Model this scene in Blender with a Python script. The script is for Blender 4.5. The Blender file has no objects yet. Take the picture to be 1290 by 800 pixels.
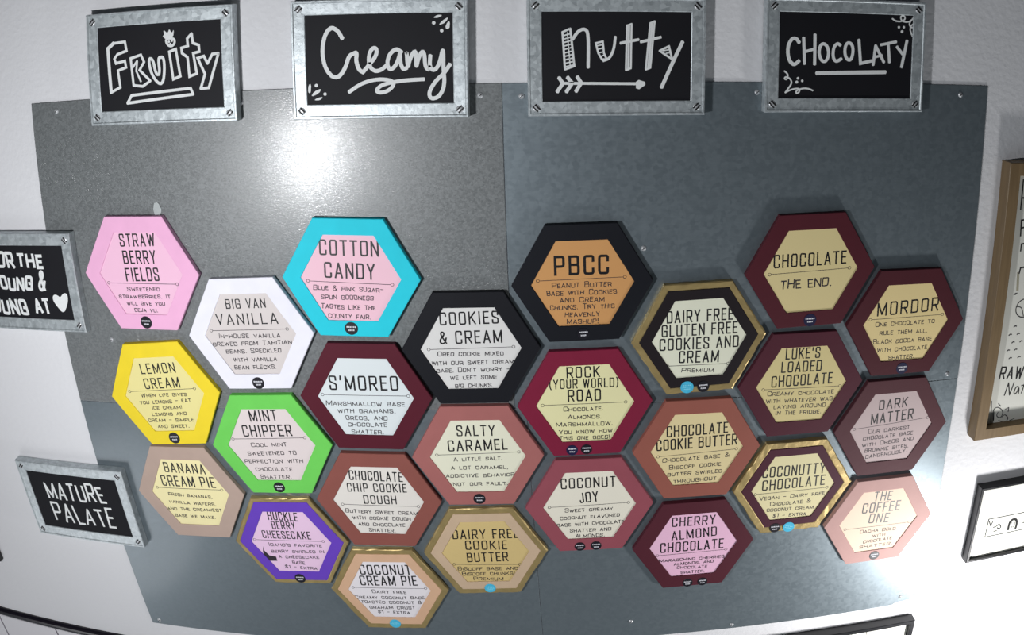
import bpy, bmesh, math, random
from mathutils import Matrix, Vector

# ---------------------------------------------------------------- scene, camera, light
sc = bpy.context.scene
COL = sc.collection
WALL_H = 1.6                                   # height of the board's middle above the floor
UP = Matrix.Translation((0, 0, WALL_H)) @ Matrix.Rotation(math.pi / 2, 4, 'X')   # board (x right, y up, z out of wall) -> world

def board(x, y, z):
    return UP @ Vector((x, y, z))

cam_data = bpy.data.cameras.new('camera')
cam = bpy.data.objects.new('camera', cam_data)
COL.objects.link(cam)
CAM_R = Matrix(((0.9916181735, 0.0205367238, -0.1275603422),
                (0.0072220101, 0.9769329083, 0.2134243079),
                (0.1290009322, -0.2125566644, 0.9685961098)))
cam.matrix_world = UP @ Matrix.Translation((0.0567927, 0.4702272, 0.9040818)) @ CAM_R.to_4x4()
# a wide lens with barrel distortion, sitting a little off-centre on its sensor
cam_data.type = 'PANO'
cam_data.panorama_type = 'FISHEYE_LENS_POLYNOMIAL'
cam_data.sensor_fit = 'HORIZONTAL'
cam_data.sensor_width = 2.0
cam_data.sensor_height = 2.0
cam_data.fisheye_fov = math.pi
cam_data.fisheye_polynomial_k0 = 0.0
cam_data.fisheye_polynomial_k1 = -0.6483289384
cam_data.fisheye_polynomial_k2 = 0.0
cam_data.fisheye_polynomial_k3 = 0.0391310805
cam_data.fisheye_polynomial_k4 = -0.0225266519
cam_data.shift_x = -180.1066 / 1290.0
cam_data.shift_y = -158.9792 / 800.0
cam_data.clip_start = 0.01
sc.camera = cam

sc.view_settings.view_transform = 'Standard'
sc.view_settings.look = 'None'
sc.view_settings.exposure = 0.0
sc.view_settings.gamma = 1.0
sc.view_settings.use_curve_mapping = False

world = bpy.data.worlds.new('room_light')
sc.world = world
world.use_nodes = True
wn, wl = world.node_tree.nodes, world.node_tree.links
wb = wn['Background']
# dim room glow; invented brighter lower half lifts reflections in the lower sheets
w_tc = wn.new('ShaderNodeTexCoord'); w_sep = wn.new('ShaderNodeSeparateXYZ'); w_ramp = wn.new('ShaderNodeValToRGB')
w_map = wn.new('ShaderNodeMapRange'); w_map.inputs['From Min'].default_value = -1; w_map.inputs['From Max'].default_value = 1
wl.new(w_tc.outputs['Generated'], w_sep.inputs['Vector']); wl.new(w_sep.outputs['Z'], w_map.inputs['Value'])
wl.new(w_map.outputs['Result'], w_ramp.inputs['Fac']); wl.new(w_ramp.outputs['Color'], wb.inputs['Color'])
w_ramp.color_ramp.elements[0].position = 0.15; w_ramp.color_ramp.elements[0].color = (0.86, 0.95, 1.0, 1)
w_ramp.color_ramp.elements[1].position = 0.42; w_ramp.color_ramp.elements[1].color = (0.07, 0.08, 0.09, 1)
wb.inputs['Strength'].default_value = 0.30

def lamp(name, at, aim, power, size, color, flat=1.0):
    d = bpy.data.lights.new(name, 'AREA')
    d.shape = 'ELLIPSE'; d.size = size; d.size_y = size * flat; d.energy = power; d.color = color
    o = bpy.data.objects.new(name, d); COL.objects.link(o)
    p, q = board(*at), board(*aim)
    o.matrix_world = Matrix.Translation(p) @ (q - p).to_track_quat('-Z', 'Y').to_matrix().to_4x4()
    return o
lamp('left_lamp', (-0.474, 0.198, 0.80), (-0.12, -0.08, 0.0), 7.0, 0.085, (0.97, 0.98, 1.0), 0.35)  # lamp inferred from hot spot and cast shadows, left of and below the camera
lamp('counter_lamp', (0.74, -0.49, 0.29), (0.54, -0.33, 0.0), 3.8, 0.08, (1.0, 0.99, 0.98))
lamp('added_fill_light', (-1.15, -0.75, 0.75), (-0.80, -0.40, 0.0), 1.7, 0.45, (0.98, 0.98, 1.0))  # added soft fill to brighten the lower left; no known source there

# ---------------------------------------------------------------- materials
def srgb(r, g, b):
    f = lambda c: (c / 255) / 12.92 if c / 255 <= 0.04045 else ((c / 255 + 0.055) / 1.055) ** 2.4
    return (f(r), f(g), f(b), 1)

MATS = {}
def paint(name, rgb, rough=0.5, metal=0.0, spec=0.4, vary=0.06, scale=60.0, bump=0.0, bump_scale=300.0):
    """procedural paint: base colour broken up by noise, optional fine bump"""
    if name in MATS: return MATS[name]
    m = bpy.data.materials.new(name); m.use_nodes = True
    nt = m.node_tree; b = nt.nodes['Principled BSDF']
    b.inputs['Roughness'].default_value = rough
    b.inputs['Metallic'].default_value = metal
    b.inputs['Specular IOR Level'].default_value = spec
    tc = nt.nodes.new('ShaderNodeTexCoord')
    n = nt.nodes.new('ShaderNodeTexNoise'); n.inputs['Scale'].default_value = scale; n.inputs['Detail'].default_value = 4
    nt.links.new(tc.outputs['Object'], n.inputs['Vector'])
    mix = nt.nodes.new('ShaderNodeMix'); mix.data_type = 'RGBA'
    c = srgb(*rgb)
    mix.inputs['A'].default_value = tuple(v * (1 - vary) for v in c[:3]) + (1,)
    mix.inputs['B'].default_value = tuple(min(1, v * (1 + vary)) for v in c[:3]) + (1,)
    nt.links.new(n.outputs['Fac'], mix.inputs['Factor'])
    nt.links.new(mix.outputs['Result'], b.inputs['Base Color'])
    if bump:
        n2 = nt.nodes.new('ShaderNodeTexNoise'); n2.inputs['Scale'].default_value = bump_scale; n2.inputs['Detail'].default_value = 3
        nt.links.new(tc.outputs['Object'], n2.inputs['Vector'])
        bp = nt.nodes.new('ShaderNodeBump'); bp.inputs['Strength'].default_value = bump; bp.inputs['Distance'].default_value = 0.001
        nt.links.new(n2.outputs['Fac'], bp.inputs['Height'])
        nt.links.new(bp.outputs['Normal'], b.inputs['Normal'])
    MATS[name] = m
    return m

def steel(name, dark, light, rough, spangle, grain, stretch=(1, 12, 1), metal=1.0, bump=0.25, coat=0.0):
    """galvanised steel: voronoi spangle, stretched rolling grain, uneven roughness"""
    m = bpy.data.materials.new(name); m.use_nodes = True
    nt = m.node_tree; b = nt.nodes['Principled BSDF']; b.inputs['Metallic'].default_value = metal
    tc = nt.nodes.new('ShaderNodeTexCoord')
    mp = nt.nodes.new('ShaderNodeMapping'); mp.inputs['Scale'].default_value = stretch
    nt.links.new(tc.outputs['Object'], mp.inputs['Vector'])
    v = nt.nodes.new('ShaderNodeTexVoronoi'); v.inputs['Scale'].default_value = spangle
    nt.links.new(tc.outputs['Object'], v.inputs['Vector'])
    g = nt.nodes.new('ShaderNodeTexNoise'); g.inputs['Scale'].default_value = grain; g.inputs['Detail'].default_value = 5
    nt.links.new(mp.outputs['Vector'], g.inputs['Vector'])
    sep = nt.nodes.new('ShaderNodeSeparateColor'); nt.links.new(v.outputs['Color'], sep.inputs['Color'])
    ad = nt.nodes.new('ShaderNodeMath'); ad.operation = 'MULTIPLY_ADD'
    ad.inputs[1].default_value = 0.45
    nt.links.new(sep.outputs['Red'], ad.inputs[0])
    ml = nt.nodes.new('ShaderNodeMath'); ml.operation = 'MULTIPLY'; ml.inputs[1].default_value = 0.55
    nt.links.new(g.outputs['Fac'], ml.inputs[0]); nt.links.new(ml.outputs[0], ad.inputs[2])
    mix = nt.nodes.new('ShaderNodeMix'); mix.data_type = 'RGBA'
    mix.inputs['A'].default_value = dark + (1,); mix.inputs['B'].default_value = light + (1,)
    nt.links.new(ad.outputs[0], mix.inputs['Factor']); nt.links.new(mix.outputs['Result'], b.inputs['Base Color'])
    rr = nt.nodes.new('ShaderNodeMapRange')
    rr.inputs['To Min'].default_value = rough - 0.08; rr.inputs['To Max'].default_value = rough + 0.08
    nt.links.new(ad.outputs[0], rr.inputs['Value']); nt.links.new(rr.outputs['Result'], b.inputs['Roughness'])
    bp = nt.nodes.new('ShaderNodeBump'); bp.inputs['Strength'].default_value = bump; bp.inputs['Distance'].default_value = 0.0006
    nt.links.new(ad.outputs[0], bp.inputs['Height']); nt.links.new(bp.outputs['Normal'], b.inputs['Normal'])
    if coat:
        b.inputs['Coat Weight'].default_value = coat; b.inputs['Coat Roughness'].default_value = 0.13
        nt.links.new(bp.outputs['Normal'], b.inputs['Coat Normal'])
    MATS[name] = m
    return m

def wood(name, a, b_, rough=0.5, axis=(3, 40, 40)):
    m = bpy.data.materials.new(name); m.use_nodes = True
    nt = m.node_tree; b = nt.nodes['Principled BSDF']; b.inputs['Roughness'].default_value = rough
    tc = nt.nodes.new('ShaderNodeTexCoord'); mp = nt.nodes.new('ShaderNodeMapping'); mp.inputs['Scale'].default_value = axis
    n = nt.nodes.new('ShaderNodeTexNoise'); n.inputs['Scale'].default_value = 6; n.inputs['Detail'].default_value = 6
    mix = nt.nodes.new('ShaderNodeMix'); mix.data_type = 'RGBA'
    mix.inputs['A'].default_value = srgb(*a); mix.inputs['B'].default_value = srgb(*b_)
    nt.links.new(tc.outputs['Object'], mp.inputs['Vector']); nt.links.new(mp.outputs['Vector'], n.inputs['Vector'])
    nt.links.new(n.outputs['Fac'], mix.inputs['Factor']); nt.links.new(mix.outputs['Result'], b.inputs['Base Color'])
    return m

# ---------------------------------------------------------------- objects
def empty(name, x, y, z=0.0, rot=0.0, label=None, cat=None, group=None):
    o = bpy.data.objects.new(name, None); COL.objects.link(o)
    o.empty_display_size = 0.02
    o.matrix_world = UP @ Matrix.Translation((x, y, z)) @ Matrix.Rotation(rot, 4, 'Z')
    tag(o, label, cat, group)
    return o

def tag(o, label=None, cat=None, group=None, kind=None):
    for k, v in (('label', label), ('category', cat), ('group', group), ('kind', kind)):
        if v: o[k] = v
    return o

def obj(name, bm, mat, parent=None, smooth=False, at=None):
    me = bpy.data.meshes.new(name)
    bmesh.ops.recalc_face_normals(bm, faces=bm.faces[:]) if smooth is not None else None
    bm.to_mesh(me); bm.free()
    if mat: me.materials.append(mat)
    if smooth:
        for p in me.polygons: p.use_smooth = True
    o = bpy.data.objects.new(name, me); COL.objects.link(o)
    if parent: o.parent = parent
    else: o.matrix_world = UP @ Matrix.Translation(at or (0, 0, 0))
    return o

# ---------------------------------------------------------------- shapes (all in metres, board axes)
def hex_loop(r, z, sub=1, jit=0.0, rnd=None):
    c = [(r * math.cos(math.radians(60 * k)), r * math.sin(math.radians(60 * k))) for k in range(6)]
    out = []
    for k in range(6):
        a, b = c[k], c[(k + 1) % 6]
        for s in range(sub):
            t = s / sub
            j = (lambda: rnd.uniform(-jit, jit)) if jit else (lambda: 0.0)
            out.append((a[0] + (b[0] - a[0]) * t + j(), a[1] + (b[1] - a[1]) * t + j(), z + j() * 0.5))
    return out

def rect_loop(w, h, inset, z, cx=0, cy=0):
    a, b = w / 2 - inset, h / 2 - inset
    return [(cx - a, cy - b, z), (cx + a, cy - b, z), (cx + a, cy + b, z), (cx - a, cy + b, z)]

def add_loops(bm, loops, cap_first=False, cap_last=False, close=False):
    vs = [[bm.verts.new(p) for p in L] for L in loops]
    n = len(loops[0])
    rng = list(range(len(vs) - 1)) + ([len(vs) - 1] if close else [])
    for i in rng:
        A, B = vs[i], vs[(i + 1) % len(vs)]
        for k in range(n):
            bm.faces.new((A[k], A[(k + 1) % n], B[(k + 1) % n], B[k]))
    if cap_first: bm.faces.new(vs[0][::-1])
    if cap_last: bm.faces.new(vs[-1])
    return bm

def loops_bm(loops, **kw):
    return add_loops(bmesh.new(), loops, **kw)

def disc_loops(r, z0, z1, seg=24, cx=0, cy=0, bev=0.0002, dome=None):
    ring = lambda rr, z: [(cx + rr * math.cos(2 * math.pi * k / seg), cy + rr * math.sin(2 * math.pi * k / seg), z) for k in range(seg)]
    L = [ring(r, z0), ring(r, z1 - bev), ring(r - bev, z1)]
    if dome: L += [ring(r * 0.72, z1 + dome * 0.6), ring(r * 0.35, z1 + dome)]
    return L

def box_bm(bm, x0, y0, z0, x1, y1, z1, rot=0.0, c=(0, 0)):
    P = []
    for x, y in ((x0, y0), (x1, y0), (x1, y1), (x0, y1)):
        P.append((c[0] + x * math.cos(rot) - y * math.sin(rot), c[1] + x * math.sin(rot) + y * math.cos(rot)))
    add_loops(bm, [[(x, y, z0) for x, y in P], [(x, y, z1) for x, y in P]], cap_first=True, cap_last=True)
    return bm

# ---------------------------------------------------------------- strokes and lettering
def chaikin(p, closed=False, n=2):
    for _ in range(n):
        q = []
        if closed:
            for i in range(len(p)):
                a, b = p[i], p[(i + 1) % len(p)]
                q += [(a[0] * .75 + b[0] * .25, a[1] * .75 + b[1] * .25), (a[0] * .25 + b[0] * .75, a[1] * .25 + b[1] * .75)]
        else:
            q.append(p[0])
            for i in range(len(p) - 1):
                a, b = p[i], p[i + 1]
                if i: q.append((a[0] * .75 + b[0] * .25, a[1] * .75 + b[1] * .25))
                if i < len(p) - 2: q.append((a[0] * .25 + b[0] * .75, a[1] * .25 + b[1] * .75))
            q.append(p[-1])
        p = q
    return p

class Ink:
    """flat or slightly raised pen strokes gathered into one mesh"""
    def __init__(self, z, top=None):
        self.bm = bmesh.new(); self.z = z; self.top = top; self.k = 0
    def poly(self, pts):
        self.k = (self.k + 1) % 9
        z1 = (self.z if self.top is None else self.top) + self.k * 8e-6
        up = [self.bm.verts.new((x, y, z1)) for x, y in pts]
        try: f = self.bm.faces.new(up)
        except ValueError: return
        f.normal_update()
        if f.normal.z < 0: f.normal_flip()
        if self.top is not None:
            lo = [self.bm.verts.new((x, y, self.z)) for x, y in pts]
            n = len(pts)
            for i in range(n):
                self.bm.faces.new((up[i], up[(i + 1) % n], lo[(i + 1) % n], lo[i]))
    def quad(self, a, b, c, d):
        self.k = (self.k + 1) % 9
        f = self.bm.faces.new([self.bm.verts.new((x, y, self.z + self.k * 4e-6)) for x, y in (a, b, c, d)])
        f.normal_update()
        if f.normal.z < 0: f.normal_flip()
    def dot(self, x, y, r, seg=10):
        self.poly([(x + r * math.cos(2 * math.pi * i / seg), y + r * math.sin(2 * math.pi * i / seg)) for i in range(seg)])
    def stroke(self, pts, w, closed=False, cap=0.0):
        p = [pts[0]]
        for q in pts[1:]:
            if math.hypot(q[0] - p[-1][0], q[1] - p[-1][1]) > 1e-7: p.append(q)
        if closed and math.hypot(p[0][0] - p[-1][0], p[0][1] - p[-1][1]) < 1e-7: p.pop()
        n = len(p)
        if n < 2: return
        h = w / 2
        seg = [(i, (i + 1) % n) for i in range(n if closed else n - 1)]
        dirs = []
        for a, b in seg:
            d = (p[b][0] - p[a][0], p[b][1] - p[a][1]); l = math.hypot(*d); dirs.append((d[0] / l, d[1] / l))
        # runs between sharp corners
        def side(i, din, dout):
            nx, ny = -(din[1] + dout[1]), din[0] + dout[0]
            l = math.hypot(nx, ny)
            if l < 1e-6: return None
            nx, ny = nx / l, ny / l
            c = nx * -dout[1] + ny * dout[0]
            if c < 0.62: return None
            return (nx * h / c, ny * h / c)
        L = []; run = []
        m = len(seg)
        def flush(run):
            if len(run) < 2: return
            for (a, b), (c, d) in zip(run, run[1:]): self.quad(a, c, d, b)
        start = 0
        ext = cap
        run = []
        for s, (a, b) in enumerate(seg):
            d = dirs[s]; nrm = (-d[1] * h, d[0] * h)
            if not run:
                prev = None
                if closed and s == 0:
                    prev = side(a, dirs[-1], d)
                if prev:
                    run = [((p[a][0] + prev[0], p[a][1] + prev[1]), (p[a][0] - prev[0], p[a][1] - prev[1]))]
                else:
                    e = ext if s == 0 and not closed else 0
                    x, y = p[a][0] - d[0] * e, p[a][1] - d[1] * e
                    run = [((x + nrm[0], y + nrm[1]), (x - nrm[0], y - nrm[1]))]
            last = (s == m - 1)
            nd = dirs[(s + 1) % m] if (not last or closed) else None
            o = side(b, d, nd) if nd else None
            if o:
                run.append(((p[b][0] + o[0], p[b][1] + o[1]), (p[b][0] - o[0], p[b][1] - o[1])))
            else:
                e = ext if (last and not closed) else 0
                x, y = p[b][0] + d[0] * e, p[b][1] + d[1] * e
                run.append(((x + nrm[0], y + nrm[1]), (x - nrm[0], y - nrm[1])))
                if nd: self.dot(p[b][0], p[b][1], h * 0.98, 8)
                flush(run); run = []
        flush(run)
    def build(self, name, mat, parent, at=None):
        return obj(name, self.bm, mat, parent, smooth=None, at=at)

# skeleton capitals on a unit cell; a leading 0 marks straight strokes, 1 smooth open, 2 smooth closed
BOX = [(0, .32), (0, 0), (.5, 0), (1, 0), (1, .32), (1, .68), (1, 1), (.5, 1), (0, 1), (0, .68)]
BOWL_P = (1, [(0, 1), (.45, 1), (1, 1), (1, .73), (1, .45), (.45, .45), (0, .45)])
CUP = [(.5, 1), (0, 1), (0, .68), (0, .32), (0, 0), (.5, 0)]
GLYPH = {
 'A': (.50, [(0, [(0, 0), (.5, 1), (1, 0)]), (0, [(.18, .3), (.82, .3)])]),
 'B': (.46, [(0, [(0, 0), (0, 1)]), (1, [(0, 1), (.45, 1), (.95, 1), (.95, .77), (.95, .53), (.45, .53), (0, .53)]), (1, [(0, .53), (.45, .53), (1, .53), (1, .27), (1, 0), (.45, 0), (0, 0)])]),
 'C': (.45, [(1, [(1, .70), (1, .78), (1, 1)] + CUP + [(1, 0), (1, .22), (1, .30)])]),
 'D': (.46, [(0, [(0, 0), (0, 1)]), (1, [(0, 1), (.4, 1), (1, 1), (1, .66), (1, .34), (1, 0), (.4, 0), (0, 0)])]),
 'E': (.37, [(0, [(1, 1), (0, 1), (0, 0), (1, 0)]), (0, [(0, .52), (.85, .52)])]),
 'F': (.36, [(0, [(1, 1), (0, 1), (0, 0)]), (0, [(0, .5), (.85, .5)])]),
 'G': (.46, [(1, [(1, .66), (1, .72), (1, 1)] + CUP + [(1, 0), (1, .2), (1, .3)]), (0, [(.52, .47), (1, .47), (1, 0)])]),
 'H': (.48, [(0, [(0, 0), (0, 1)]), (0, [(1, 0), (1, 1)]), (0, [(0, .52), (1, .52)])]),
 'I': (.04, [(0, [(.5, 0), (.5, 1)])]),
 'J': (.32, [(1, [(1, 1), (1, .35), (1, .2), (1, 0), (.45, 0), (0, 0), (0, .25)])]),
 'K': (.47, [(0, [(0, 0), (0, 1)]), (0, [(1, 1), (.02, .4)]), (0, [(.3, .6), (1, 0)])]),
 'L': (.36, [(0, [(0, 1), (0, 0), (1, 0)])]),
 'M': (.62, [(0, [(0, 0), (0, 1), (.5, .08), (1, 1), (1, 0)])]),
 'N': (.48, [(0, [(0, 0), (0, 1), (1, 0), (1, 1)])]),
 'O': (.46, [(2, BOX)]),
 'P': (.45, [(0, [(0, 0), (0, 1)]), BOWL_P]),
 'Q': (.46, [(2, BOX), (0, [(.6, .2), (1, -.1)])]),
 'R': (.47, [(0, [(0, 0), (0, 1)]), BOWL_P, (0, [(.5, .46), (1, 0)])]),
 'S': (.44, [(1, [(1, .7), (1, .8), (1, 1), (.5, 1), (0, 1), (0, .78), (0, .6), (.5, .5), (1, .4), (1, .22), (1, 0), (.5, 0), (0, 0), (0, .2), (0, .3)])]),
 'T': (.43, [(0, [(0, 1), (1, 1)]), (0, [(.5, 1), (.5, 0)])]),
 'U': (.46, [(1, [(0, 1), (0, .5), (0, .3), (0, 0), (.5, 0), (1, 0), (1, .3), (1, .5), (1, 1)])]),
 'V': (.49, [(0, [(0, 1), (.5, 0), (1, 1)])]),
 'W': (.70, [(0, [(0, 1), (.25, 0), (.5, .9), (.75, 0), (1, 1)])]),
 'X': (.48, [(0, [(0, 0), (1, 1)]), (0, [(0, 1), (1, 0)])]),
 'Y': (.48, [(0, [(0, 1), (.5, .45), (1, 1)]), (0, [(.5, .45), (.5, 0)])]),
 'Z': (.44, [(0, [(0, 1), (1, 1), (0, 0), (1, 0)])]),
 '&': (.54, [(1, [(1, 0), (.25, .68), (.2, .9), (.45, 1), (.7, .9), (.65, .68), (.1, .38), (0, .12), (.35, -.04), (.8, .08), (1, .48)])]),
 "'": (.05, [(0, [(.6, 1), (.2, .76)])]),
 '(': (.16, [(1, [(1, 1.08), (0, .85), (0, .1), (1, -.12)])]),
 ')': (.16, [(1, [(0, 1.08), (1, .85), (1, .1), (0, -.12)])]),
 '.': (.05, [(0, [(.2, 0), (.8, .08)])]),
 ',': (.06, [(0, [(.9, .08), (.1, -.14)])]),
 '!': (.05, [(0, [(.5, 1), (.5, .32)]), (0, [(.5, .1), (.5, 0)])]),
 '-': (.34, [(0, [(0, .48), (1, .48)])]),
 '1': (.16, [(0, [(0, .8), (1, 1), (1, 0)])]),
 '$': (.42, [(1, [(1, .75), (.8, .92), (.2, .92), (0, .72), (.2, .55), (.8, .45), (1, .27), (.8, .08), (.2, .08), (0, .25)]), (0, [(.5, 1.08), (.5, -.08)])]),
}

def lettering(ink, text, xl, yl, xr, yr, h, weight, gap=0.34, small=1.0, jit=0.0, rnd=None, wide=1.0):
    """set a line of capitals between two points; lower case becomes small capitals"""
    items = []; x = 0.0
    t = weight / h
    for ch in text:
        if ch == ' ': x += 0.48 * wide; continue
        low = ch.isalpha() and ch.islower()
        w, st = GLYPH[ch.upper()]
        s = small if low else 1.0
        w = w * wide * (s if w > .1 else 1)
        items.append((x, w, s, st)); x += w + gap
    total = x - gap
    L = math.hypot(xr - xl, yr - yl)
    a = math.atan2(yr - yl, xr - xl)
    k = (L - weight) / max(total, 1e-6)          # horizontal fit; stroke weight stays
    ca, sa = math.cos(a), math.sin(a)
    H = h - weight
    for x, w, s, st in items:
        jr = rnd.uniform(-jit, jit) if rnd else 0.0
        jy = rnd.uniform(-jit, jit) * h * 0.5 if rnd else 0.0
        js = 1 + (rnd.uniform(-jit, jit) if rnd else 0.0)
        for kind, pts in st:
            q = []
            for u, v in pts:
                px = weight / 2 + (x + u * w) * k
                py = -h / 2 + weight / 2 + v * H * s * js + jy
                px += jr * (v - .5) * h
                q.append((xl + px * ca - py * sa, yl + px * sa + py * ca))
            if kind: q = chaikin(q, kind == 2, 3)
            ink.stroke(q, weight, closed=(kind == 2), cap=weight * 0.5 if kind == 0 and jit == 0 else weight * 0.25)

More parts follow.
